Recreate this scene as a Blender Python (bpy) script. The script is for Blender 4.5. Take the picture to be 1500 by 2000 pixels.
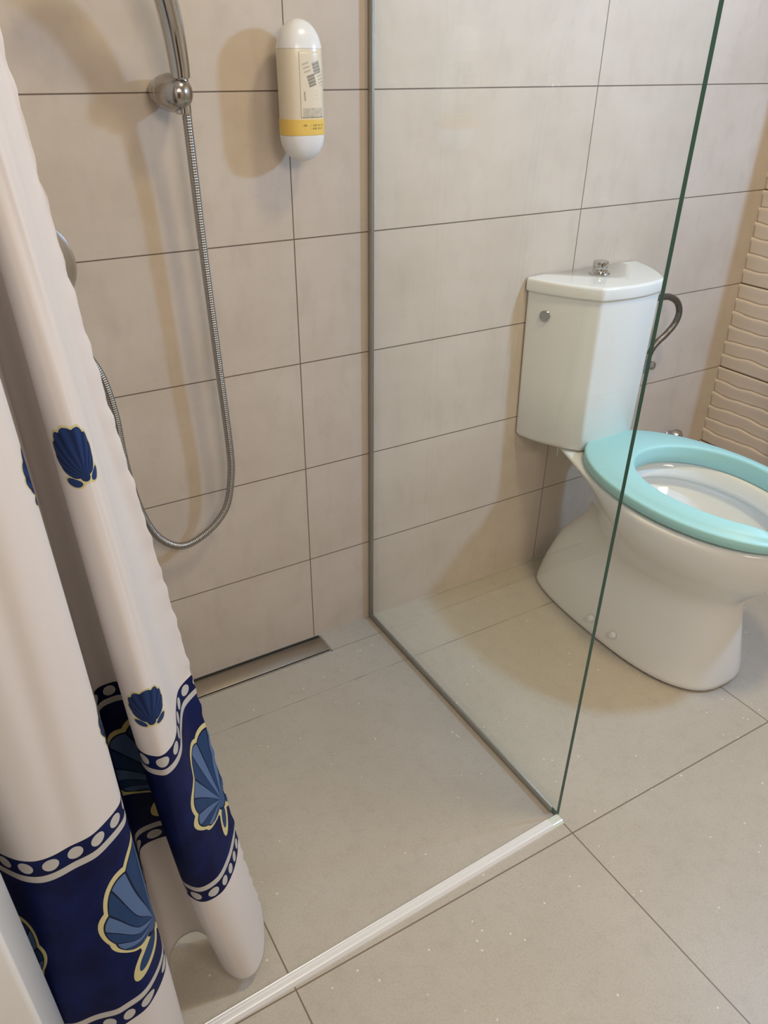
import bpy, bmesh, math, random
import numpy as np
from mathutils import Vector, Matrix
random.seed(4)
C = bpy.context.scene.collection
for o in list(bpy.data.objects): bpy.data.objects.remove(o)
LA, LB, LC, EXPO = 16, 15.5, 20.5, -0.04
WT1, WT2, WT3 = (196, 181, 164), (208, 194, 179), (176, 161, 146)
FT1, FT2, FT3 = (182, 173, 158), (190, 182, 168), (160, 150, 136)
RT = (220, 207, 195); CW = (236, 230, 226)
# ---------------------------------------------------------------- camera
sc = bpy.context.scene
cam_d = bpy.data.cameras.new('camera'); cam = bpy.data.objects.new('camera', cam_d); C.objects.link(cam); sc.camera = cam
cam.location = (-0.64977, -1.43258, 1.28448)
cam.rotation_euler = (1.007933, -0.002014, -0.523508)
cam_d.sensor_fit = 'VERTICAL'; cam_d.sensor_height = 36.0; cam_d.lens = 1480.3/2000*36
cam_d.shift_x = 21.6/2000; cam_d.shift_y = 56.6/2000
cam_d.clip_start = 0.02
# ---------------------------------------------------------------- light
w = bpy.data.worlds.new('world'); sc.world = w; w.use_nodes = True
w.node_tree.nodes['Background'].inputs[0].default_value = (1, .9, .8, 1); w.node_tree.nodes['Background'].inputs[1].default_value = 0.25
def area(name, loc, target, size, power, col, shape='DISK'):
    l = bpy.data.lights.new(name, 'AREA'); l.shape = shape; l.size = size; l.energy = power; l.color = col
    o = bpy.data.objects.new(name, l); C.objects.link(o); o.location = loc
    o.rotation_euler = (Vector(target)-Vector(loc)).to_track_quat('-Z', 'Y').to_euler(); return o
area('mirror_lamp_light', (1.24, -1.06, 1.62), (0.0, -0.25, 0.9), 0.12, LA, (.32, .58, 1.0))
area('ceiling_lamp_light', (0.47, -0.95, 2.46), (0.47, -0.95, 0), 0.24, LB, (1.0, .84, .50))
area('fill_light', (-0.15, -2.28, 1.75), (-0.1, -0.5, 0.5), 0.80, LC, (1.0, .88, .78))  # soft fill lamp added behind the camera to lift curtain and floor
sc.view_settings.view_transform = 'Standard'; sc.view_settings.look = 'None'; sc.view_settings.gamma = 1; sc.view_settings.use_curve_mapping = False
sc.view_settings.exposure = EXPO
# ---------------------------------------------------------------- helpers
def srgb(r, g, b):
    f = lambda c: (c/255/12.92 if c <= 10 else ((c/255+.055)/1.055)**2.4)
    return (f(r), f(g), f(b), 1)
def mat(name, col=(.8,.8,.8,1), rough=.5, metal=0, **kw):
    m = bpy.data.materials.new(name); m.use_nodes = True
    b = m.node_tree.nodes['Principled BSDF']
    b.inputs['Base Color'].default_value = col; b.inputs['Roughness'].default_value = rough; b.inputs['Metallic'].default_value = metal
    for k, v in kw.items(): b.inputs[k.replace('_', ' ')].default_value = v
    return m
def link(name, me, m=None, parent=None, smooth=False):
    o = bpy.data.objects.new(name, me); C.objects.link(o)
    if m:
        for mm in (m if isinstance(m, (list, tuple)) else [m]): me.materials.append(mm)
    if smooth:
        for p in me.polygons: p.use_smooth = True
    if parent: o.parent = parent
    return o
def mesh(name, V, F, m=None, parent=None, smooth=False):
    me = bpy.data.meshes.new(name); me.from_pydata([tuple(map(float, v)) for v in V], [], [tuple(map(int, f)) for f in F]); me.update()
    bm = bmesh.new(); bm.from_mesh(me); bmesh.ops.recalc_face_normals(bm, faces=bm.faces); bm.to_mesh(me); bm.free()
    return link(name, me, m, parent, smooth)
def box(name, lo, hi, m, parent=None, bevel=0, seg=2):
    bm = bmesh.new(); bmesh.ops.create_cube(bm, size=1)
    for v in bm.verts:
        v.co = Vector([lo[i]+(v.co[i]+.5)*(hi[i]-lo[i]) for i in range(3)])
    if bevel: bmesh.ops.bevel(bm, geom=bm.edges[:], offset=bevel, segments=seg, profile=.5, affect='EDGES')
    me = bpy.data.meshes.new(name); bm.to_mesh(me); bm.free()
    return link(name, me, m, parent, bevel > 0)
def thing(name, label, cat, loc=(0,0,0), group=None):
    o = bpy.data.objects.new(name, None); C.objects.link(o); o.location = loc; o['label'] = label; o['category'] = cat
    o.empty_display_size = .05
    if group: o['group'] = group
    return o
def tag(o, label, cat, group=None):
    o['label'] = label; o['category'] = cat
    if group: o['group'] = group
    return o
def struct(o): o['kind'] = 'structure'; return o
def loft(name, rings, m, parent=None, cap=(True, True), closed=True, smooth=True, sub=0):
    n = len(rings[0]); V = [p for r in rings for p in r]; F = []
    for i in range(len(rings)-1):
        for j in range(n if closed else n-1):
            a, b = i*n+j, i*n+(j+1) % n; F.append((a, b, b+n, a+n))
    if cap[0]: F.append(tuple(range(n))[::-1])
    if cap[1]: F.append(tuple((len(rings)-1)*n+j for j in range(n)))
    o = mesh(name, V, F, m, parent, smooth)
    if sub:
        s = o.modifiers.new('sub', 'SUBSURF'); s.levels = sub; s.render_levels = sub
    return o
def frame_path(P):
    P = [Vector(p) for p in P]; n = len(P); T = [(P[min(i+1, n-1)]-P[max(i-1, 0)]).normalized() for i in range(n)]
    up = Vector((0, 0, 1)) if abs(T[0].z) < .9 else Vector((1, 0, 0))
    N = [(up-T[0]*up.dot(T[0])).normalized()]
    for i in range(1, n):
        v = N[-1]-T[i]*N[-1].dot(T[i]); N.append(v.normalized())
    return P, T, N
def spline(P, k):
    P = [Vector(p) for p in P]; out = []
    for i in range(len(P)-1):
        p0, p1, p2, p3 = P[max(i-1, 0)], P[i], P[i+1], P[min(i+2, len(P)-1)]
        for j in range(k):
            t = j/k
            out.append(.5*((2*p1)+(-p0+p2)*t+(2*p0-5*p1+4*p2-p3)*t*t+(-p0+3*p1-3*p2+p3)*t**3))
    out.append(P[-1]); return out
def resample(P, step):
    P = [Vector(p) for p in P]; L = [0]
    for a, b in zip(P, P[1:]): L.append(L[-1]+(b-a).length)
    n = max(2, int(L[-1]/step)); out = []; j = 0
    for i in range(n+1):
        s = L[-1]*i/n
        while j < len(P)-2 and L[j+1] < s: j += 1
        t = (s-L[j])/max(1e-9, L[j+1]-L[j]); out.append(P[j].lerp(P[j+1], t))
    return out
def tube(name, P, r, m, parent=None, seg=16, rf=None, flat=1.0):
    P, T, N = frame_path(P); rings = []
    for i, (p, t, nn) in enumerate(zip(P, T, N)):
        b = t.cross(nn); rr = rf(i, len(P)) if rf else r
        rings.append([p+(nn*math.cos(a)+b*math.sin(a)*flat)*rr for a in [2*math.pi*k/seg for k in range(seg)]])
    return loft(name, rings, m, parent)
def lathe(name, prof, m, parent=None, origin=(0,0,0), axis=(0,0,1), seg=40, sharp=False):
    """prof: (radius, distance along axis)"""
    ax = Vector(axis).normalized(); u = ax.orthogonal().normalized(); v = ax.cross(u); o = Vector(origin)
    rings = [[o+ax*h+(u*math.cos(2*math.pi*k/seg)+v*math.sin(2*math.pi*k/seg))*max(r, 1e-5) for k in range(seg)] for r, h in prof]
    ob = loft(name, rings, m, parent)
    if True:
        ob.modifiers.new('es', 'EDGE_SPLIT').split_angle = math.radians(38)
    return ob
def flexhose(name, pts, r, m, parent, pitch=.0042, depth=.0011):
    P = resample(spline(pts, 24), pitch/4)
    return tube(name, P, r, m, parent, seg=14, rf=lambda i, n: r-depth*(.5-.5*math.cos(2*math.pi*i/4)))
# ---- tiny expression language that writes procedural Math nodes
class E:
    nt = None
    def __init__(s, x): s.x = x
    @staticmethod
    def m(op, *a):
        n = E.nt.nodes.new('ShaderNodeMath'); n.operation = op
        for i, v in enumerate(a):
            v = v.x if isinstance(v, E) else v
            if isinstance(v, (int, float)): n.inputs[i].default_value = v
            else: E.nt.links.new(v, n.inputs[i])
        return E(n.outputs[0])
    def __add__(s, o): return E.m('ADD', s, o)
    __radd__ = __add__
    def __sub__(s, o): return E.m('SUBTRACT', s, o)
    def __rsub__(s, o): return E.m('SUBTRACT', o, s)
    def __mul__(s, o): return E.m('MULTIPLY', s, o)
    __rmul__ = __mul__
    def __truediv__(s, o): return E.m('DIVIDE', s, o)
    def __lt__(s, o): return E.m('LESS_THAN', s, o)
    def __gt__(s, o): return E.m('GREATER_THAN', s, o)
def ABS(a): return E.m('ABSOLUTE', a)
def MIN(a, b): return E.m('MINIMUM', a, b)
def MAX(a, b): return E.m('MAXIMUM', a, b)
def MOD(a, b): return E.m('FLOORED_MODULO', a, b)
def near(a, c, hw): return ABS(a-c) < hw
def mixc(nt, fac, a, b):
    n = nt.nodes.new('ShaderNodeMix'); n.data_type = 'RGBA'
    nt.links.new(fac.x if isinstance(fac, E) else fac, n.inputs[0])
    for v, k in ((a, 6), (b, 7)):
        if isinstance(v, tuple): n.inputs[k].default_value = v
        else: nt.links.new(v, n.inputs[k])
    return n.outputs[2]
def noise(nt, vec, scale, detail=3, rough=.5, scl=None):
    if scl:
        mp = nt.nodes.new('ShaderNodeMapping'); mp.inputs['Scale'].default_value = scl; nt.links.new(vec, mp.inputs[0]); vec = mp.outputs[0]
    n = nt.nodes.new('ShaderNodeTexNoise'); n.inputs['Scale'].default_value = scale; n.inputs['Detail'].default_value = detail; n.inputs['Roughness'].default_value = rough
    nt.links.new(vec, n.inputs['Vector']); return E(n.outputs[0])
def ramp(e, a, b):
    n = E.nt.nodes.new('ShaderNodeMapRange'); n.inputs[1].default_value = a; n.inputs[2].default_value = b; n.clamp = True
    E.nt.links.new(e.x, n.inputs[0]); return E(n.outputs[0])
def bump(nt, h, strength, dist):
    n = nt.nodes.new('ShaderNodeBump'); n.inputs['Strength'].default_value = strength; n.inputs['Distance'].default_value = dist
    nt.links.new(h.x, n.inputs['Height']); nt.links.new(n.outputs[0], nt.nodes['Principled BSDF'].inputs['Normal'])
def coords(m):
    nt = m.node_tree; E.nt = nt; tc = nt.nodes.new('ShaderNodeTexCoord'); sp = nt.nodes.new('ShaderNodeSeparateXYZ'); nt.links.new(tc.outputs['Object'], sp.inputs[0])
    return nt, tc.outputs['Object'], E(sp.outputs[0]), E(sp.outputs[1]), E(sp.outputs[2])
def setcol(nt, c): nt.links.new(c, nt.nodes['Principled BSDF'].inputs['Base Color'])
# ---------------------------------------------------------------- materials
chrome = mat('chrome', (.54, .53, .52, 1), .09, 1)
chrome_dull = mat('chrome_worn', (.55, .54, .53, 1), .22, 1)
steel = mat('brushed_steel', (.50, .45, .38, 1), .34, 1)
nt, vec, X, Y, Z = coords(steel); bump(nt, noise(nt, vec, 260, 2, .5, (.02, 1, 1)), .12, .001)
alu = mat('satin_aluminium', (.42, .42, .39, 1), .42, .7)
ceramic = mat('white_ceramic', (.80, .80, .77, 1), .10, 0); ceramic.node_tree.nodes['Principled BSDF'].inputs['Coat Weight'].default_value = .3
dark = mat('dark_gap', (.02, .018, .015, 1), .6)
white_plastic = mat('white_plastic', (.80, .79, .77, 1), .22)
white_lacquer = mat('white_lacquer', (.78, .77, .75, 1), .3)
paint = mat('white_wall_paint', (.75, .71, .65, 1), .7)
teal = mat('mint_seat_foam', srgb(164, 214, 213), .42)
GROUT_W = .0012
def tile_wall_mat():
    m = mat('concrete_look_wall_tile', rough=.45, Specular_IOR_Level=.3); nt, vec, X, Y, Z = coords(m)
    g = MAX(near(MOD(X+.375, .7475), .375, GROUT_W), near(MOD(Z-.2424+.125, .25), .125, GROUT_W))
    a = noise(nt, vec, 3.2, 5, .6, (1, 1, 1.6)); b = noise(nt, vec, 14, 4, .6, (1.6, 1, .7)); s = noise(nt, vec, 60, 3, .7, (.35, 1, 1.5))
    c1 = mixc(nt, ramp(a, .32, .68), srgb(*WT1), srgb(*WT2))
    c2 = mixc(nt, ramp(b, .50, .80)*.38, c1, srgb(*WT3))
    c3 = mixc(nt, ramp(s, .58, .75)*.18, c2, srgb(*WT3))
    setcol(nt, mixc(nt, g, c3, srgb(112, 98, 84)))
    bump(nt, (1-g)*1.0+noise(nt, vec, 90, 3)*.05, .35, .002)
    return m
def floor_mat():
    m = mat('stone_floor_tile', rough=.42); nt, vec, X, Y, Z = coords(m)
    gx = near(MOD(X-.172+.3, .6), .3, .0013); gy = near(MOD(Y+.8016+.3, .6), .3, .0013)
    wet = (X < .17)*(Y > -.76)                       # inside the shower the joints are pale and worn
    back = Y > -.70
    gy_back = gy*back*(.25+.6*ramp(noise(nt, vec, 9, 2), .45, .65))
    gy_front = gy*(1-back)
    gxx = gx*(1-(Y > -.19))
    dl = near(Y, -.0765, .0012)*(X > .014)*(X < .165)*.7
    g = MIN(MAX(MAX(gxx, dl), MAX(gy_back, gy_front)), 1.0)
    a = noise(nt, vec, 4, 5, .6); b = noise(nt, vec, 260, 3, .7); d = noise(nt, vec, 38, 4, .7)
    c1 = mixc(nt, ramp(a, .3, .7), srgb(*FT1), srgb(*FT2))
    c2 = mixc(nt, ramp(b, .48, .72)*.55, c1, srgb(*FT3))
    c2b = mixc(nt, ramp(d, .50, .72)*.30, c2, srgb(*FT3))
    vo = nt.nodes.new('ShaderNodeTexVoronoi'); vo.inputs['Scale'].default_value = 42; nt.links.new(vec, vo.inputs['Vector'])
    fleck = (E(vo.outputs['Distance']) < .085)*(noise(nt, vec, 21, 2) > .52)
    c3 = mixc(nt, fleck*.75, c2b, srgb(232, 226, 214))
    setcol(nt, mixc(nt, g, c3, srgb(118, 102, 86)))
    bump(nt, (1-g)+noise(nt, vec, 300, 2)*.12, .25, .0015)
    return m
# ---------------------------------------------------------------- room shell
def plane_grid(name, V, m): return mesh(name, V, [(0, 1, 2, 3)], m)
tw = tile_wall_mat(); fm = floor_mat()
XL, XR, YF, H = -.86, 1.42, -2.35, 2.5
struct(box('wall_back', (XL-.1, 0, -.1), (XR+.1, .1, H+.1), tw))
struct(box('floor', (XL-.1, YF-.1, -.12), (XR+.1, .1, 0), fm))
struct(box('ceiling', (XL-.1, YF-.1, H), (XR+.1, 0, H+.1), paint))
struct(box('wall_left', (XL-.1, YF, 0), (XL, 0, H), paint))
struct(box('wall_front', (XL, YF-.1, 0), (XR, YF, H), paint))
# relief-tiled right wall: six wavy shingle-like ripples per 25 cm course
rt = mat('rippled_relief_tile', srgb(*RT), .35); nt, vec, X, Y, Z = coords(rt)
g = near(MOD(Z-.2424+.125, .25), .125, .0012); c = mixc(nt, ramp(noise(nt, vec, 6, 3), .3, .7), srgb(*RT), srgb(RT[0]+8, RT[1]+7, RT[2]+5)); setcol(nt, mixc(nt, g, c, srgb(120, 100, 82)))
def right_wall():
    ys = np.concatenate([np.linspace(YF, -.6, 20, endpoint=False), np.linspace(-.6, 0, 130)])
    sub = [0, .05, .10, .22, .34, .46, .58, .70, .82, .92, .97]
    P = .25/6; V = []; F = []; n = len(ys); z0 = .2424-.25; ks = []
    phase = [random.uniform(-.5, .5) for _ in range(80)]
    def wave(b, y):                       # height wobble of ripple boundary b; the joints between courses stay straight
        if b % 6 == 0: return 0
        return .0026*math.sin(y*33+1.1*math.sin(b*1.3)+phase[b % 80])+.0012*math.sin(y*74+b*2.1)
    for i in range(61):
        for q, d in ((0, 0), (.12, .0004), (.30, .0014), (.50, .0029), (.70, .0044), (.84, .0052), (.92, .0050), (.97, .0030)):
            ks.append(q)
            for y in ys:
                z = z0+(i+q)*P+(1-q)*wave(i, y)+q*wave(i+1, y); V.append((XR-d, y, max(z, 0)))
    for i in range(len(ks)-1):
        for j in range(n-1): F.append((i*n+j, (i+1)*n+j, (i+1)*n+j+1, i*n+j+1))
    me = bpy.data.meshes.new('wall_right'); me.from_pydata(V, [], F); me.update()
    o = link('wall_right', me, rt, None, True)
    o.modifiers.new('es', 'EDGE_SPLIT').split_angle = math.radians(45)
    s = o.modifiers.new('solid', 'SOLIDIFY'); s.thickness = .08; s.offset = -1
    return struct(o)
right_wall()
wood = mat('brown_door', srgb(112, 82, 60), .4)
struct(box('reflection_door_1', (-.62, YF, .005), (.18, YF+.035, 2.03), wood, bevel=.004))  # unseen dark door, added behind the camera for the chrome to reflect
# white door-side casing at the lower left edge of the view
struct(box('trim_1', (XL, -.955, 0), (-.740, -.835, 2.1), white_lacquer, bevel=.006, seg=3))
# ---------------------------------------------------------------- glass shower screen
def glass_mats():
    m = bpy.data.materials.new('clear_glass'); m.use_nodes = True; nt = m.node_tree; E.nt = nt
    out = nt.nodes['Material Output']; nt.nodes.remove(nt.nodes['Principled BSDF'])
    tr = nt.nodes.new('ShaderNodeBsdfTransparent'); tr.inputs[0].default_value = (.980, .992, .982, 1)
    gl = nt.nodes.new('ShaderNodeBsdfGlossy'); gl.inputs['Roughness'].default_value = .0; gl.inputs[0].default_value = (1, 1, 1, 1)
    lw = nt.nodes.new('ShaderNodeLayerWeight'); lw.inputs[0].default_value = .5; fr = E.m('POWER', E(lw.outputs['Facing']), 5.0)*.94+.042   # Schlick reflectance of glass, the same from both faces
    mx = nt.nodes.new('ShaderNodeMixShader'); nt.links.new(fr.x, mx.inputs[0]); nt.links.new(tr.outputs[0], mx.inputs[1]); nt.links.new(gl.outputs[0], mx.inputs[2])
    nt.links.new(mx.outputs[0], out.inputs[0])
    e = mat('green_glass_edge', srgb(38, 74, 62), .12)
    e2 = mat('green_glass_arris', srgb(120, 158, 146), .15)
    return m, e, e2
gmat, gedge, garris = glass_mats()
GX, GY, GH = .1727, -.756, 2.05
screen = thing('shower_screen', 'tall clear glass shower screen with green edge standing between shower and toilet', 'shower screen', (GX, GY/2, 0))
def loc(o):   # keep world position when the parent is an offset empty
    if o.parent: o.matrix_parent_inverse = Matrix.Translation(o.parent.location).inverted()
    return o
pane = loc(box('glass_pane', (GX-.004, GY, .004), (GX+.004, -.003, GH), [gmat, gedge, garris], screen, bevel=0))
for p in pane.data.polygons:
    if abs(p.normal.x) < .5: p.material_index = 1
pane['label'] = 'clear glass pane with dark green cut edge'
for i, y in enumerate((GY,)):
    for sx in (-1, 1):
        pass
def channel(name, a, b, wd, ht, m, parent):
    """open U profile round the pane foot, a-b run, opening up or outwards"""
    return box(name, a, b, m, parent, bevel=.0006, seg=1)
loc(box('floor_channel', (GX-.0072, GY+.012, 0), (GX-.0042, 0, .018), alu, screen, bevel=.0008, seg=1))
loc(box('wall_channel', (GX-.0070, -.018, .0), (GX-.0042, 0, GH), alu, screen, bevel=.0008, seg=1))
loc(box('floor_channel', (GX+.0042, GY+.012, 0), (GX+.0062, 0, .004), alu, screen, bevel=.0006, seg=1))
loc(box('wall_channel', (GX+.0042, -.004, .0), (GX+.0062, 0, GH), alu, screen, bevel=.0006, seg=1))
# ---------------------------------------------------------------- threshold bar
def threshold():
    t = thing('threshold_bar', 'white ridged aluminium threshold bar along the shower entrance on the floor', 'threshold', (-.3, -.775, 0))
    prof = [(-.0130, 0), (-.0125, .0035), (-.0085, .0085), (-.0065, .0095), (-.0055, .0085), (-.0045, .0085), (-.0030, .0100), (-.0015, .0100), (-.0005, .0088), (.0008, .0088), (.0022, .0100), (.0042, .0100), (.0055, .0085), (.0065, .0085), (.0075, .0092), (.0110, .0050), (.0130, 0)]
    m = mat('white_coated_aluminium', (.82, .81, .79, 1), .3, .15)
    a = Vector((.146, -.7645, 0)); b = Vector((XL+.02, -.7975, 0)); d = (b-a).normalized(); nrm = Vector((-d.y, d.x, 0))
    if nrm.y < 0: nrm = -nrm
    rings = [[p+nrm*s+Vector((0, 0, h)) for s, h in prof] for p in (a, b)]
    loc(loft('ridged_strip', rings, m, t, smooth=False))
    m2 = mat('clear_plastic_end', srgb(214, 220, 205), .2)
    rings = [[p+nrm*s+Vector((0, 0, h*.72)) for s, h in prof] for p in (a-d*.0005, a-d*.026)]
    loc(loft('end_cap', rings, m2, t, smooth=False))['label'] = 'pale translucent end piece'
threshold()
# ---------------------------------------------------------------- linear drain
def drain():
    t = thing('linear_drain', 'long brushed steel linear drain set in the shower floor along the tiled wall', 'drain', (-.3, -.045, 0))
    x0, x1 = -.60, .0145
    loc(box('slot', (x0, -.0165, .0004), (x1-.006, -.0095, .0012), dark, t))['label'] = 'dark slot behind the cover'
    loc(box('cover_plate', (x0, -.0765+.0045, .0004), (x1-.0065, -.0172, .0030), steel, t, bevel=.0005, seg=1))
    V = []; bm = bmesh.new()
    for lo, hi in (((x0, -.0795, .0002), (x1, -.0765, .0024)), ((x0, -.0088, .0002), (x1, -.0066, .0034)), ((x1-.0045, -.0795, .0002), (x1, -.0066, .0026))):
        r = bmesh.ops.create_cube(bm, size=1)
        for v in r['verts']: v.co = Vector([lo[i]+(v.co[i]+.5)*(hi[i]-lo[i]) for i in range(3)])
    me = bpy.data.meshes.new('frame'); bm.to_mesh(me); bm.free(); loc(link('frame', me, chrome_dull, t))
    loc(box('gap_line', (x0, -.0766, .0002), (x1-.0045, -.0720, .0008), dark, t))
drain()
# ---------------------------------------------------------------- shower set on the wall
def shower_set():
    t = thing('hand_shower', 'chrome hand shower with its metal hose hanging from the wall holder', 'hand shower', (-.215, -.065, 1.26))
    # handle: slightly curved, widening towards the head (the head is above the picture)
    P = spline([(-.2115, -.066, 1.2625), (-.2135, -.070, 1.29), (-.2205, -.080, 1.335), (-.235, -.098, 1.385), (-.250, -.118, 1.43), (-.258, -.130, 1.455)], 10)
    loc(tube('handle', P, .0125, chrome, t, seg=24, rf=lambda i, n: .0150+.0020*math.sin(min(1, i/n*1.6)*math.pi/2)+.001*(i/n)-(.004 if i == 0 else 0)))
    loc(lathe('hose_nut', [(0, 0), (.0088, 0), (.0095, .002), (.0095, .016), (.0080, .018), (.0080, .03), (0, .03)], chrome, t, (-.2110, -.062, 1.2400), (0, -.05, 1)))
    hd = Vector((-.268, -.138, 1.478)); ax = Vector((-.15, -.75, -.55)).normalized()
    h = loc(lathe('shower_head', [(0, -.03), (.018, -.028), (.034, -.016), (.043, 0), (.044, .010), (.040, .014), (0, .014)], chrome, t, hd, ax, 48))
    n = lathe('spray_face', [(0, .0145), (.037, .0145), (.037, .0165), (0, .0165)], white_plastic, h, hd, ax, 40); n.matrix_parent_inverse = Matrix.Translation(t.location).inverted(); n.matrix_parent_inverse.identity()
    hose = [(-.2060, -.058, 1.222), (-.2030, -.052, 1.117), (-.2010, -.050, 1.002), (-.1965, -.050, .805), (-.1915, -.049, .62), (-.1950, -.048, .545), (-.214, -.046, .472), (-.260, -.043, .424), (-.316, -.040, .405), (-.360, -.040, .437), (-.385, -.042, .495), (-.399, -.046, .574), (-.4045, -.050, .650), (-.406, -.053, .730), (-.416, -.056, .803), (-.435, -.058, .852), (-.457, -.058, .895), (-.463, -.058, .93)]
    loc(flexhose('hose', hose, .0082, mat('ribbed_steel_hose', (.40, .385, .37, 1), .26, 1), t))
    # wall holder
    b = thing('shower_holder', 'egg-shaped chrome shower holder on the tiled wall', 'shower holder', (-.225, 0, 1.243))
    worn = mat('worn_chrome', (.44, .42, .40, 1), .17, 1)
    o = Vector((-.233, -.0005, 1.2430)); ax = Vector((.26, -1, .0)).normalized()
    loc(lathe('wall_rosette', [(0, 0), (.0150, 0), (.0175, .002), (.0205, .008), (.0232, .016), (.0252, .024), (.0266, .0330), (.0258, .0340), (.0220, .0342)], worn, b, o, ax, 48))
    loc(lathe('swivel_joint', [(.0220, .0352), (.0262, .0356), (.0272, .0362), (.0278, .042), (.0276, .052), (.0260, .062), (.0226, .071), (.0172, .0785), (.0095, .0830), (0, .0845)], worn, b, o, ax, 48))
    loc(lathe('hose_cup', [(.0110, -.028), (.0130, -.026), (.0130, .020), (.0120, .023), (.0105, .023), (.0105, .010)], chrome, b, (-.2110, -.060, 1.2415), (0, -.05, 1), 36))
    # mixer plate, mostly behind the curtain
    v = thing('shower_mixer', 'round chrome mixer plate on the shower wall half hidden behind the curtain', 'shower mixer', (-.492, 0, .995))
    loc(lathe('wall_plate', [(0, 0), (.074, 0), (.0785, .003), (.078, .009), (.070, .0125), (.03, .015), (0, .015)], chrome_dull, v, (-.492, 0, .995), (0, -1, 0), 64))
    loc(lathe('cartridge_cap', [(.024, .014), (.024, .05), (.021, .055), (0, .056)], chrome, v, (-.492, 0, .995), (0, -1, 0)))
    loc(tube('lever', spline([(-.492, -.05, .995), (-.492, -.075, 1.01), (-.492, -.10, 1.04)], 6), .006, chrome, v))
    loc(lathe('hose_outlet', [(0, 0), (.015, 0), (.015, .004), (.0095, .006), (.0095, .058), (0, .058)], chrome, v, (-.463, 0, .94), (0, -1, 0)))
shower_set()
# ---------------------------------------------------------------- soap dispenser bottle
def bottle():
    cx, cz = .0020, 1.240
    t = thing('soap_bottle', 'white soap dispenser bottle with yellow band hung on the tiled shower wall', 'bottle', (cx, -.055, 1.135))
    zb, zt = 1.1345, 1.3465
    def ring(z, grow=0, n=56):
        # capsule outline: half width and half depth at height z, back is flatter
        Hh = (zt-zb)/2; zc = (zt+zb)/2; top = .056; bot = .050
        if z > zt-top: q = (z-(zt-top))/top; f = math.sqrt(max(0, 1-q**2.3))
        elif z < zb+bot: q = ((zb+bot)-z)/bot; f = math.sqrt(max(0, 1-q**2.6))
        else: f = 1
        w = (.0385+grow)*f; dpt = (.031+grow)*f**.9; r = []
        yc = -.051-.003*math.cos((z-zc)/Hh*1.4)
        for k in range(n):
            a = 2*math.pi*k/n; c, s = math.cos(a), math.sin(a); p = 2/2.5
            r.append((cx+w*math.copysign(abs(c)**p, c), yc+dpt*math.copysign(abs(s)**p, s), z))
        return r
    def part(name, z0, z1, m, grow=0, caps=(True, True), k=18):
        zs = [z0+(z1-z0)*(.5-.5*math.cos(math.pi*i/k)) for i in range(k+1)]
        return loc(loft(name, [ring(z, grow) for z in zs], m, t, caps))
    body = mat('milky_bottle', srgb(224, 211, 187), .28)
    part('bottle_body', 1.175, 1.306, body)
    part('top_cap', 1.3045, zt-.00002, white_plastic, .0006)
    part('bottom_cap', zb+.00002, 1.1765, white_plastic, .0006)
    yl = mat('yellow_band', srgb(232, 194, 98), .35); nt, vec, X, Y, Z = coords(yl)
    ln = MAX(near(Z, 1.1925, .0014)*(X > -.0135)*(X < .0315), near(Z, 1.1875, .0016)*(X > .0025)*(X < .0295)); word = ramp(noise(nt, vec, 420, 1, .5, (1, 1, .12)), .46, .54)
    setcol(nt, mixc(nt, ln*word*(Y < -.06)*.75, srgb(232, 194, 98), srgb(128, 108, 36)))
    part('yellow_band', 1.1772, 1.2015, yl, .0009)['label'] = 'yellow band with small print'
    # clear label panel with grey print on the front face
    lm = mat('printed_label', srgb(224, 211, 187), .28); nt, vec, X, Y, Z = coords(lm)
    def rect(cx_, cz_, hw, hh, ang):
        c, s = math.cos(ang), math.sin(ang); u = (X-cx_)*c+(Z-cz_)*s; v = (Z-cz_)*c-(X-cx_)*s
        return (ABS(u) < hw)*(ABS(v) < hh), u, v
    r1, u1, v1 = rect(.0190, 1.2775, .0072, .0088, .28); r2, u2, v2 = rect(.0090, 1.2590, .0072, .0088, .28)
    fine = ramp(noise(nt, vec, 520, 1, .5, (.6, 1, .35)), .42, .6)
    grey = MAX(r1, r2)*(.55+.35*(MOD(v1, .0046) < .0016))
    lines = lambda cx_, cz_, hw, hh, p, a=0.0: (lambda R: R[0]*(MOD(R[2], p) < p*.42))(rect(cx_, cz_, hw, hh, a))
    txt = MAX(lines(.0000, 1.2765, .0062, .009, .0058, .28), lines(.0265, 1.2600, .0050, .009, .0050, .28))*.40
    txt2 = rect(-.0050, 1.2360, .0015, .0070, .06)[0]*.55
    txt3 = lines(.0180, 1.2365, .0022, .008, .0052)*.15
    txt4 = rect(.0100, 1.2105, .0195, .0082, 0)[0]*(.30+.25*(MOD(Z, .0024) < .0010))*(.55+.45*fine)
    tot = MAX(MAX(MAX(grey, txt), MAX(txt2, txt3)), txt4)
    setcol(nt, mixc(nt, MIN(tot, .85), srgb(224, 211, 187), srgb(104, 100, 88)))
    V = []; n = 25; zs = np.linspace(1.2035, 1.300, 30)
    for z in zs:
        rg = [p for p in ring(z, .0002, 120) if p[1] < -.066]
        rg.sort(key=lambda p: p[0]); xs = [p[0] for p in rg]; ysr = [p[1] for p in rg]
        for k in range(n):
            x = cx-.0150+.0455*k/(n-1); x = min(x, xs[-1]); V.append((x, float(np.interp(x, xs, ysr)), z))
    F = [(i*n+j, i*n+j+1, (i+1)*n+j+1, (i+1)*n+j) for i in range(len(zs)-1) for j in range(n-1)]
    o = loc(mesh('label_panel', V, F, lm, t, True)); o['label'] = 'grey printed label on the front'
    so = o.modifiers.new('solid', 'SOLIDIFY'); so.thickness = .00012; so.offset = -1
    loc(box('wall_bracket', (cx-.020, -.036, 1.185), (cx+.020, 0, 1.30), white_plastic, t, bevel=.004, seg=3))
bottle()
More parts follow.
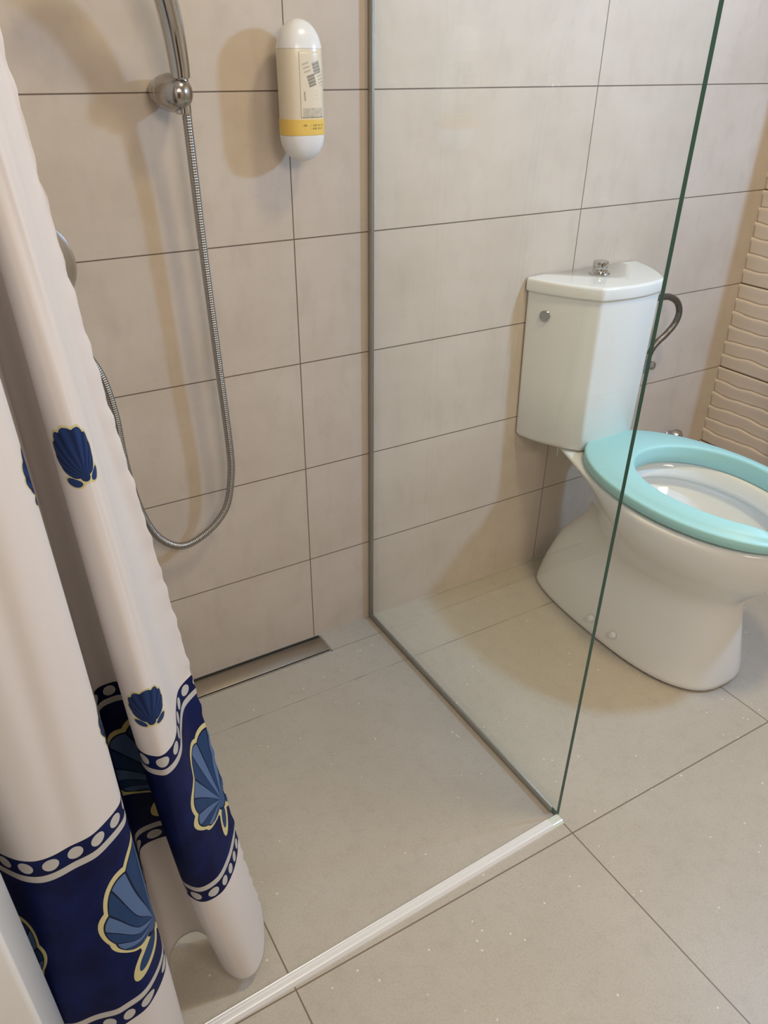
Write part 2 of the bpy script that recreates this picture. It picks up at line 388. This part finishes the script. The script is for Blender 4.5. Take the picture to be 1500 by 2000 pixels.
# ---------------------------------------------------------------- toilet
def outline(yb, yf, w, n=72, pf=2.0, pb=2.4, yc=None, bw=1.0, cx=.78):
    """closed plan outline; front half ellipse-like, back half narrower by factor bw"""
    if yc is None: yc = yf+(yb-yf)*.5
    r = []
    for k in range(n):
        a = 2*math.pi*k/n; s, c = math.sin(a), math.cos(a)     # a=0 back, going round
        if c >= 0:
            y = yc+(yb-yc)*abs(c)**(2/pb); q = (y-yc)/(yb-yc); hw = w*(1-(1-bw)*(q*q*(3-2*q)))
            x = hw*math.copysign(abs(s)**(2/pb), s)
        else:
            y = yc-(yc-yf)*abs(c)**(2/pf); x = w*math.copysign(abs(s)**(2/pf), s)
        r.append((cx+x, y))
    return r
def toilet():
    t = thing('toilet', 'white close-coupled toilet with a mint green seat standing against the tiled wall', 'toilet', (.78, -.35, 0))
    S = [  # z, back y, front y, half width, widest y, back narrowing, pf, pb
        (.000, -.066, -.672, .147, -.40, .88, 2.7, 4.4),
        (.006, -.064, -.674, .149, -.40, .88, 2.7, 4.4),
        (.030, -.068, -.672, .146, -.40, .87, 2.7, 4.2),
        (.080, -.080, -.664, .138, -.40, .88, 2.6, 4.4),
        (.130, -.096, -.655, .128, -.40, .86, 2.5, 4.0),
        (.175, -.106, -.646, .120, -.41, .84, 2.4, 3.4),
        (.215, -.135, -.640, .117, -.42, .80, 2.35, 2.9),
        (.245, -.160, -.648, .122, -.43, .76, 2.25, 2.6),
        (.275, -.174, -.676, .137, -.44, .72, 2.15, 2.4),
        (.305, -.178, -.705, .155, -.45, .66, 2.1, 2.4),
        (.340, -.172, -.730, .175, -.46, .62, 2.05, 2.5),
        (.368, -.155, -.744, .189, -.46, .58, 2.0, 2.6),
        (.392, -.130, -.752, .196, -.46, .56, 2.0, 2.9),
        (.414, -.088, -.756, .198, -.46, .55, 2.0, 3.6),
        (.430, -.045, -.756, .198, -.46, .54, 2.0, 5.0),
        (.4365, -.038, -.752, .195, -.46, .54, 2.0, 5.0)]
    rings = []
    for z, yb, yf, w_, yc, bw, pf, pb in S:
        rings.append([(x, y, z) for x, y in outline(yb, yf, w_, pf=pf, pb=pb, yc=yc, bw=bw)])
    for z, yb, yf, w_ in ((.4375, -.272, -.704, .154), (.4340, -.280, -.696, .148), (.4020, -.292, -.684, .139), (.3930, -.292, -.684, .139), (.3890, -.270, -.705, .156), (.365, -.278, -.698, .149), (.325, -.31, -.66, .122), (.28, -.34, -.60, .09), (.245, -.36, -.53, .06), (.235, -.37, -.50, .045)):
        rings.append([(x, y, z) for x, y in outline(yb, yf, w_, yc=-.48, pb=2.1)])
    bowl = loc(loft('bowl', rings, ceramic, t, (True, True), sub=1))
    for y in (-.357, -.436):
        c = lathe('bolt_cap', [(0, -.006), (.0085, -.004), (.0085, .003), (.0065, .0062), (0, .0072)], white_plastic, t, (.632, y, .054), (-1, 0, .22)); loc(c)
    # tank
    def tank_ring(z, g=0, inset=0):
        bl, br, fl, fr = (.600, -.004), (.960, -.004), (.6845, -.1735), (.8755, -.1735); cxx = .78
        k = 1-inset; pts = []
        def seg(a, b, n, bulge):
            d = (b[0]-a[0], b[1]-a[1]); L = math.hypot(*d); nx, ny = d[1]/L, -d[0]/L
            if nx*((a[0]+b[0])/2-cxx)+ny*((a[1]+b[1])/2+.07) < 0: nx, ny = -nx, -ny
            for i in range(n):
                u = i/n; h = bulge*(1-(2*u-1)**2); pts.append((a[0]+d[0]*u+nx*h, a[1]+d[1]*u+ny*h))
        def cornered(a, b, c, r, n=4):     # small round corner at b
            def away(p, q):
                L = math.hypot(q[0]-p[0], q[1]-p[1]); return (p[0]+(q[0]-p[0])*r/L, p[1]+(q[1]-p[1])*r/L)
            return away(b, a), away(b, c)
        P = [bl, fl, fr, br]
        P = [(cxx+(x-cxx)*k*(1+g/.18), (y*(1+g/.18) if y < -.01 else y)) for x, y in P]
        out = []; r = .010
        bul = [.010, .012, .010, 0]; cs = []
        for i in range(4):
            a, b, c = P[i-1], P[i], P[(i+1) % 4]; cs.append(cornered(a, b, c, r))
        for i in range(4):
            s, e = cs[i][1], cs[(i+1) % 4][0]; pts.clear(); seg(s, e, 10, bul[i]); out += list(pts); out.append(e)
            b = P[(i+1) % 4]; s2 = cs[(i+1) % 4][1]
            for q in (.25, .5, .75): out.append(((1-q)**2*e[0]+2*q*(1-q)*b[0]+q*q*s2[0], (1-q)**2*e[1]+2*q*(1-q)*b[1]+q*q*s2[1]))
        return [(x, y, z) for x, y in out]
    rr = [tank_ring(.4380, -.012, .095), tank_ring(.443, -.006, .082), tank_ring(.453, -.001, .07), tank_ring(.60, -.001, .045), tank_ring(.75, -.001, .02), tank_ring(.823, -.001, .012)]
    loc(loft('tank', rr, ceramic, t)).modifiers.new('es', 'EDGE_SPLIT').split_angle = math.radians(50)
    L = [tank_ring(.8225, .000), tank_ring(.8235, .003), tank_ring(.8255, .0045), tank_ring(.828, .0050), tank_ring(.846, .0052), tank_ring(.8490, .0048), tank_ring(.8515, .0036), tank_ring(.8528, .0018), tank_ring(.8534, -.0005), tank_ring(.8536, -.004), tank_ring(.8546, -.04, .04)]
    lid = loc(loft('tank_lid', L, ceramic, t))
    def kid(o, par):
        o.parent = par; o.matrix_parent_inverse = Matrix.Translation(t.location).inverted() @ Matrix.Identity(4); o.matrix_parent_inverse.identity(); return o
    bx, by = .768, -.070
    loc(lathe('flush_button', [(0, 0), (.0245, 0), (.0255, .0015), (.0240, .0045), (.0185, .006), (.0175, .008), (.0182, .0165), (.0170, .0175), (.0184, .0185), (.0184, .0275), (.0170, .0292), (0, .0295)], chrome, t, (bx, by, .8560), (0, 0, 1), 48))['label'] = 'chrome push button on the lid'
    d = Vector((.6845-.600, -.1735+.004, 0)).normalized(); nn = Vector((d.y, -d.x, 0)); p = Vector((.6205, -.0590, .7715))
    loc(lathe('side_plug', [(0, -.004), (.0138, -.004), (.0138, .0015), (.0125, .0030), (.0095, .0030), (.0088, .0016), (0, .0016)], chrome, t, p-nn*(-.0), nn, 40))['label'] = 'round chrome cover plug'
    loc(lathe('tank_bolt', [(0, 0), (.0035, 0), (.0035, .045), (0, .045)], chrome_dull, t, (.700, -.085, .395), (0, 0, 1), 12))
    return t
TOILET = toilet()
def seat():
    t = TOILET
    CX = .788; OY, IY = -.468, -.487
    rings = []; N = 120; g = math.radians(20)
    for i in range(N+1):
        th = g+(2*math.pi-2*g)*i/N; s, c = math.sin(th), -math.cos(th)       # th=0 at the front
        hb = .318 if c > 0 else .300
        ox, oy = .201*math.copysign(abs(s)**.98, s), OY+hb*math.copysign(abs(c)**.97, c)
        ib = .182 if c > 0 else .240
        ix, iy = .145*math.copysign(abs(s)**.95, s), IY+ib*c
        # towards the two front ends the arms taper and round off
        e = min(i, N-i)/N; k = min(1, e/.085); k = math.sqrt(max(0, 1-(1-k)**2)); k = max(k, .02)
        mx_, my_ = ox+(ix-ox)*.22, oy+(iy-oy)*.22
        ox, oy, ix, iy = mx_+(ox-mx_)*k, my_+(oy-my_)*k, mx_+(ix-mx_)*k, my_+(iy-my_)*k
        zo0, zo1, zi0, zi1 = .4440, .4680, .4380, .4850
        if k < 1: zm = .456; zo1 = zm+(zo1-zm)*k; zi1 = zm+(zi1-zm)*k
        W_ = max(1e-4, math.hypot(ix-ox, iy-oy)); e1 = min(.3, .0045/W_)*k+.06*(1-k); e2 = min(.3, .0042/W_)*k+.06*(1-k); dz = (zi1-zo1)
        prof = [(e1*.5, zo0), (0, zo0+.003*k), (0, (zo0+zo1)/2), (0, zo1-.0055*k), (e1*.25, zo1-.0022*k), (e1, zo1-.0002*k), (e1*2.2, zo1+.0008*k), (.30, zo1+dz*.32+.0015*k), (.55, zo1+dz*.62+.0020*k), (.78, zo1+dz*.88+.0010*k), (1-e2*2.0, zi1), (1-e2*.9, zi1-.0008*k), (1-e2*.25, zi1-.0035*k), (1, zi1-.008*k), (1, (zi0+zi1)/2), (.995, zi0+.004*k), (.96, zi0), (.60, zi0+.001), (.25, zo0)]
        rings.append([(CX+ox+(ix-ox)*u, oy+(iy-oy)*u, z) for u, z in prof])
    loc(loft('seat', rings, teal, t))['label'] = 'thick mint green open-front raised seat'
seat()
# unseen cabinet added right of the view so its side shades the corner
cab = thing('shade_cabinet', 'unseen shallow white cabinet added on the rippled tile wall to shade the corner', 'cabinet', (1.36, -.52, .48))
loc(box('body', (1.334, -.74, .48), (1.411, -.30, 1.88), white_lacquer, cab, bevel=.002, seg=1))
dr_ = loc(box('door', (1.318, -.74, .48), (1.3335, -.30, 1.88), white_lacquer, cab, bevel=.002, seg=1))
hk = box('handle', (1.310, -.700, 1.10), (1.3175, -.690, 1.22), chrome, dr_); hk.matrix_parent_inverse = Matrix.Translation(cab.location).inverted()@Matrix.Translation(cab.location)
# water supply
def supply():
    t = thing('water_supply_hose', 'braided grey flexible water hose curving from the tank side to the wall valve', 'hose', (1.03, -.05, .69))
    P = [(.925, -.085, .772), (.950, -.083, .774), (.985, -.080, .7735), (1.025, -.078, .770), (1.062, -.076, .752), (1.083, -.073, .722), (1.080, -.070, .692), (1.058, -.066, .664), (1.035, -.062, .644), (1.022, -.060, .628), (1.018, -.058, .612)]
    bm_ = mat('braided_steel', (.40, .38, .36, 1), .35, .9); nt, vec, X, Y, Z = coords(bm_); setcol(nt, mixc(nt, ramp(noise(nt, vec, 420, 1), .4, .6), srgb(104, 99, 94), srgb(138, 133, 127)))
    loc(tube('braided_tube', spline(P, 10), 0.0085, bm_, t))
    loc(lathe('coupling_nut', [(0, 0), (.0085, 0), (.0090, .002), (.0090, .013), (.0075, .015), (.0072, .026), (0, .026)], chrome, t, (1.0175, -.0575, .592), (0, 0, 1), 6))
    v = thing('stop_valve', 'small chrome stop valve on the tiled wall right of the toilet tank', 'valve', (1.012, 0, .577))
    loc(lathe('wall_rosette', [(0, 0), (.022, 0), (.022, .003), (.012, .008), (.010, .010), (.010, .05), (0, .05)], chrome, v, (1.012, 0, .577), (0, -1, 0)))
    loc(lathe('valve_body', [(0, -.017), (.010, -.017), (.0105, -.012), (.0105, .004), (.0085, .006), (.0085, .0160), (0, .0160)], chrome, v, (1.0165, -.056, .577), (0, 0, 1)))
    loc(lathe('handle', [(0, 0), (.006, 0), (.006, .010), (.011, .012), (.0122, .016), (.0115, .022), (.006, .026), (0, .0265)], chrome, v, (1.012, -.058, .584), (.35, -1, .1)))
    b = thing('angle_valve', 'rounded chrome wall fitting peeking up behind the mint seat', 'valve', (1.235, 0, .31))
    loc(lathe('wall_rosette', [(0, 0), (.013, 0), (.013, .004), (.011, .006), (.011, .012), (.011, .040), (0, .040)], chrome_dull, b, (1.243, 0, .302), (0, -1, 0)))
    loc(lathe('knob', [(0, 0), (.014, 0), (.022, .003), (.025, .010), (.0235, .020), (.016, .028), (0, .030)], chrome_dull, b, (1.243, -.020, .304), (0, -1, .1)))
supply()
# ---------------------------------------------------------------- shower curtain
# plan outlines of the hanging curtain, left to right, at five heights (metres)
CZ=[2.05,1.30,0.56,0.27,0.03]
CP=[
[(-.80,-.765),(-.77,-.79),(-.75,-.80),(-.73,-.80),(-.71,-.79),(-.70,-.775),(-.69,-.76),(-.685,-.75),(-.68,-.74),(-.675,-.735),(-.665,-.735),(-.655,-.74),(-.65,-.75),(-.645,-.765),(-.64,-.785),(-.63,-.80),(-.62,-.80),(-.61,-.79),(-.60,-.775),(-.595,-.76),(-.59,-.75)],
[(-.80,-.74),(-.765,-.785),(-.74,-.80),(-.705,-.812),(-.67,-.812),(-.64,-.80),(-.625,-.78),(-.622,-.755),(-.62,-.73),(-.617,-.70),(-.61,-.68),(-.60,-.672),(-.59,-.68),(-.592,-.70),(-.597,-.72),(-.592,-.74),(-.580,-.742),(-.572,-.735),(-.565,-.722),(-.558,-.71),(-.550,-.70)],
[(-.80,-.70),(-.745,-.79),(-.716,-.823),(-.686,-.829),(-.652,-.822),(-.622,-.805),(-.610,-.785),(-.611,-.74),(-.607,-.70),(-.600,-.64),(-.598,-.600),(-.579,-.590),(-.560,-.600),(-.562,-.66),(-.572,-.722),(-.556,-.749),(-.539,-.745),(-.524,-.724),(-.512,-.685),(-.497,-.65),(-.472,-.63)],
[(-.80,-.72),(-.76,-.82),(-.735,-.845),(-.707,-.850),(-.675,-.855),(-.643,-.849),(-.612,-.814),(-.606,-.77),(-.604,-.718),(-.598,-.66),(-.593,-.618),(-.568,-.610),(-.541,-.620),(-.542,-.66),(-.553,-.715),(-.547,-.738),(-.532,-.750),(-.507,-.746),(-.484,-.725),(-.467,-.70),(-.455,-.675)],
[(-.80,-.73),(-.77,-.83),(-.74,-.86),(-.705,-.868),(-.67,-.870),(-.636,-.852),(-.609,-.80),(-.603,-.75),(-.600,-.70),(-.593,-.665),(-.578,-.648),(-.560,-.640),(-.537,-.645),(-.522,-.672),(-.523,-.708),(-.518,-.735),(-.503,-.757),(-.481,-.760),(-.459,-.742),(-.442,-.710),(-.427,-.664)]]
def cr(p0,p1,p2,p3,t):
    return .5*((2*p1)+(-p0+p2)*t+(2*p0-5*p1+4*p2-p3)*t*t+(-p0+3*p1-3*p2+p3)*t**3)
def plan(k,s):      # s 0..20
    P=np.array(CP[k]); n=len(P); i=np.clip(np.floor(s).astype(int),0,n-2); t=(s-i)[:,None]
    g=lambda j:P[np.clip(j,0,n-1)]
    return cr(g(i-1),g(i),g(i+1),g(i+2),t)
def curtain(ns,nz):
    s=np.linspace(0,20,ns); K=[plan(k,s) for k in range(5)]
    ref=K[2]; d=np.r_[0,np.cumsum(np.linalg.norm(np.diff(ref,axis=0),axis=1))]
    zs=np.concatenate([np.linspace(2.05,1.3,nz//5,endpoint=False),np.linspace(1.3,.03,nz-nz//5)])
    V=np.zeros((nz,ns,3));
    Z=np.array(CZ)
    for r,z in enumerate(zs):
        j=max(0,min(3,int(np.searchsorted(-Z,-z,side='right')-1)))
        # smooth (pchip-like) blend between levels
        t=(Z[j]-z)/(Z[j]-Z[j+1])
        def slope(m):
            if m<=0: return (K[1]-K[0])/(Z[0]-Z[1])
            if m>=4: return (K[4]-K[3])/(Z[3]-Z[4])
            a=(K[m]-K[m-1])/(Z[m-1]-Z[m]); b=(K[m+1]-K[m])/(Z[m]-Z[m+1]); return np.where(a*b>0,2*a*b/(a+b+1e-12*np.sign(a+b+1e-30)),0)
        h=Z[j]-Z[j+1]
        p=(2*t**3-3*t*t+1)*K[j]+(t**3-2*t*t+t)*h*slope(j)+(-2*t**3+3*t*t)*K[j+1]+(t**3-t*t)*h*slope(j+1)
        V[r,:,:2]=p; V[r,:,2]=z
        # puckered side seam and soft wobble
        e=np.clip((s-18.8)/1.2,0,1)**2
        V[r,:,0]+=e*.0007*(np.sin(z*150)+.8*np.sin(z*233+1)+.7*np.sin(z*87)); V[r,:,1]+=e*.0008*np.sin(z*118+2)
        V[r,:,1]+=.0035*np.exp(-((s-3.6-(z-.8)*1.2)/.35)**2)*np.clip((z-.3)/.5,0,1)-.002*np.exp(-((s-4.3-(z-.8)*.9)/.4)**2)
        V[r,:,1]+=.0012*np.sin(s*5+z*14)*np.clip((s-15)/2,0,1)*np.clip((z-.6)/.3,0,1)
    return V,d,zs

def curtain_mat():
    m = mat('printed_polyester', rough=.5); nt = m.node_tree; E.nt = nt; bs = nt.nodes['Principled BSDF']; out = nt.nodes['Material Output']
    bs.inputs['Specular IOR Level'].default_value = .25; bs.inputs['Roughness'].default_value = .6
    uvn = nt.nodes.new('ShaderNodeUVMap'); uvn.uv_map = 'cloth'; sp = nt.nodes.new('ShaderNodeSeparateXYZ'); nt.links.new(uvn.outputs[0], sp.inputs[0])
    U, V = E(sp.outputs[0]), E(sp.outputs[1])
    white = srgb(*CW); navy = srgb(7, 15, 68); cream = srgb(226, 214, 158)
    def group(kind):
        g = bpy.data.node_groups.new(kind, 'ShaderNodeTree'); E.nt = g
        for nm in ('x', 'y'): g.interface.new_socket(nm, in_out='INPUT', socket_type='NodeSocketFloat')
        for nm in ('shape', 'line', 'rib', 'dark'): g.interface.new_socket(nm, in_out='OUTPUT', socket_type='NodeSocketFloat')
        gi = g.nodes.new('NodeGroupInput'); go = g.nodes.new('NodeGroupOutput'); x, y = E(gi.outputs[0]), E(gi.outputs[1])   # y = along the fan axis
        r = E.m('SQRT', x*x+y*y); ph = E.m('ARCTAN2', x, y)                                   # 0 on the axis, radius 1 = fan tip
        cs = MAX(E.m('COSINE', ph), 0.0); nr = 7.0 if kind == 'large_shell' else 9.0; span = 1.35
        q = (ph+span)*(nr/(2*span))
        scal = ABS(E.m('SINE', q*math.pi))
        rb = .10+.90*E.m('POWER', cs, 1.45 if kind == 'large_shell' else 1.0)*((.90+.10*scal) if kind == 'large_shell' else (.93+.07*scal))
        fan = r < rb
        lw = .062 if kind == 'large_shell' else .05
        line = (r < rb+lw)
        # two small wings below the hub
        wings = None; wline = None
        for sgn in (-1, 1):
            cx_, cy_, an = (sgn*.12, -.15, -sgn*.90) if kind == 'large_shell' else (sgn*.27, -.06, sgn*.35)
            c_, s_ = math.cos(an), math.sin(an); a = (x-cx_)*c_+(y-cy_)*s_; b = (y-cy_)*c_-(x-cx_)*s_
            la, lb = (.115, .060) if kind == 'large_shell' else (.17, .09); dd = E.m('SQRT', (a/la)*(a/la)+(b/lb)*(b/lb)); i_ = dd < 1.0; o_ = dd < (1.75 if kind == 'large_shell' else 1.3)
            wings = i_ if wings is None else MAX(wings, i_); wline = o_ if wline is None else MAX(wline, o_)
        shape = MAX(fan, wings); line = MAX(line, wline)
        fr = MOD(q, 1.0)
        rib = (fr > .5)
        dk = MAX(MAX(near(fr, .5, .022), near(ABS(fr-.5), .5, .03)), MAX((r > rb-.022)*fan, 0))*fan
        for k, e in enumerate((shape, line, rib*fan if kind == 'large_shell' else E.m('MULTIPLY', ramp(ABS(fr-.5), .1, .5), fan), dk)): g.links.new(e.x, go.inputs[k])
        return g
    G = {k: group(k) for k in ('large_shell', 'small_shell')}
    E.nt = nt
    def shells(kind, lst):
        acc = [None]*4
        for (u0, v0, R_, ax, wd) in lst:
            c_, s_ = math.cos(math.radians(ax)), math.sin(math.radians(ax))
            du, dv = (U-u0)/wd, V-v0
            y = (du*c_+dv*s_)/R_; x = (du*s_-dv*c_)/R_
            n = nt.nodes.new('ShaderNodeGroup'); n.node_tree = G[kind]; nt.links.new(x.x, n.inputs[0]); nt.links.new(y.x, n.inputs[1])
            for k in range(4): acc[k] = E(n.outputs[k]) if acc[k] is None else MAX(acc[k], E(n.outputs[k]))
        return acc
    # navy field between two pearl borders
    zt_, zb_ = .560, .270
    field = (V < zt_+.0125)*(V > zb_-.0125)
    stripe = MAX((V < zt_-.0125)*(V > zt_-.0225), (V > zb_+.0125)*(V < zb_+.0225))
    edgl = MAX(near(ABS(V-zt_), .0118, .0007), near(ABS(V-zb_), .0118, .0007))
    pu = MOD(U, .0262)-.0131
    def pearl(z0): return E.m('SQRT', pu*pu+(V-z0)*(V-z0)) < .0084
    prl = MAX(pearl(zt_), pearl(zb_))
    cl = mixc(nt, ramp(noise(nt, uvn.outputs[0], 22, 3), .35, .7), navy, srgb(12, 32, 92))
    c = mixc(nt, field, white, cl); c = mixc(nt, MAX(stripe, prl), c, srgb(212, 208, 202)); c = mixc(nt, edgl, c, srgb(24, 26, 56))
    sh, li, rb, dk = shells('large_shell', LARGE)
    inf = (V < zt_-.02)*(V > zb_+.02)
    c = mixc(nt, li*inf, c, cream)
    c = mixc(nt, sh*inf, c, srgb(44, 72, 116)); c = mixc(nt, rb*sh*inf, c, srgb(98, 124, 166)); c = mixc(nt, dk*sh*inf, c, srgb(18, 30, 60))
    sh, li, rb, dk = shells('small_shell', SMALL)
    c = mixc(nt, li, c, srgb(222, 212, 158)); c = mixc(nt, sh, c, srgb(40, 66, 118)); c = mixc(nt, rb*sh, c, srgb(22, 36, 78))
    nt.links.new(c, bs.inputs['Base Color'])
    tl = nt.nodes.new('ShaderNodeBsdfTranslucent'); nt.links.new(c, tl.inputs[0]); mx = nt.nodes.new('ShaderNodeMixShader'); mx.inputs[0].default_value = .28
    nt.links.new(bs.outputs[0], mx.inputs[1]); nt.links.new(tl.outputs[0], mx.inputs[2]); nt.links.new(mx.outputs[0], out.inputs[0])
    return m
LARGE = [(.800, .362, .128, 106, 1.35), (.276, .360, .140, 92, 1.0), (.532, .352, .148, 95, 1.2), (.078, .355, .120, 88, 1.0)]
SMALL = [(.673, .954, .052, 100, 1.0), (.668, .6306, .049, 88, 1.0), (.293, .662, .052, 96, 1.0), (.293, .962, .052, 96, 1.0), (.47, 1.45, .052, 96, 1.0)]
def build_curtain():
    NS, NZ = 520, 240
    V, d, zs = curtain(NS, NZ)
    V[:, :, 2] = V[:, :, 2]
    P = V.reshape(-1, 3); F = []
    for i in range(NZ-1):
        for j in range(NS-1): a = i*NS+j; F.append((a, a+1, a+NS+1, a+NS))
    me = bpy.data.meshes.new('shower_curtain'); me.from_pydata([tuple(map(float, p)) for p in P], [], F); me.update()
    uv = me.uv_layers.new(name='cloth')
    vi = np.zeros(len(me.loops), int); me.loops.foreach_get('vertex_index', vi)
    co = np.stack([d[vi % NS], P[vi, 2]], 1).astype(np.float32).ravel(); uv.data.foreach_set('uv', co)
    o = link('shower_curtain', me, curtain_mat(), None, True)
    s = o.modifiers.new('solid', 'SOLIDIFY'); s.thickness = .0006
    return tag(o, 'white shower curtain printed with navy bands and blue shells hanging at the shower entrance', 'shower curtain')
build_curtain()
rod = loc(tube('curtain_rod', [(XL, -.772, 2.056), (GX, -.772, 2.056)], .011, chrome)); tag(rod, 'chrome rod carrying the shower curtain above the picture', 'curtain rod')
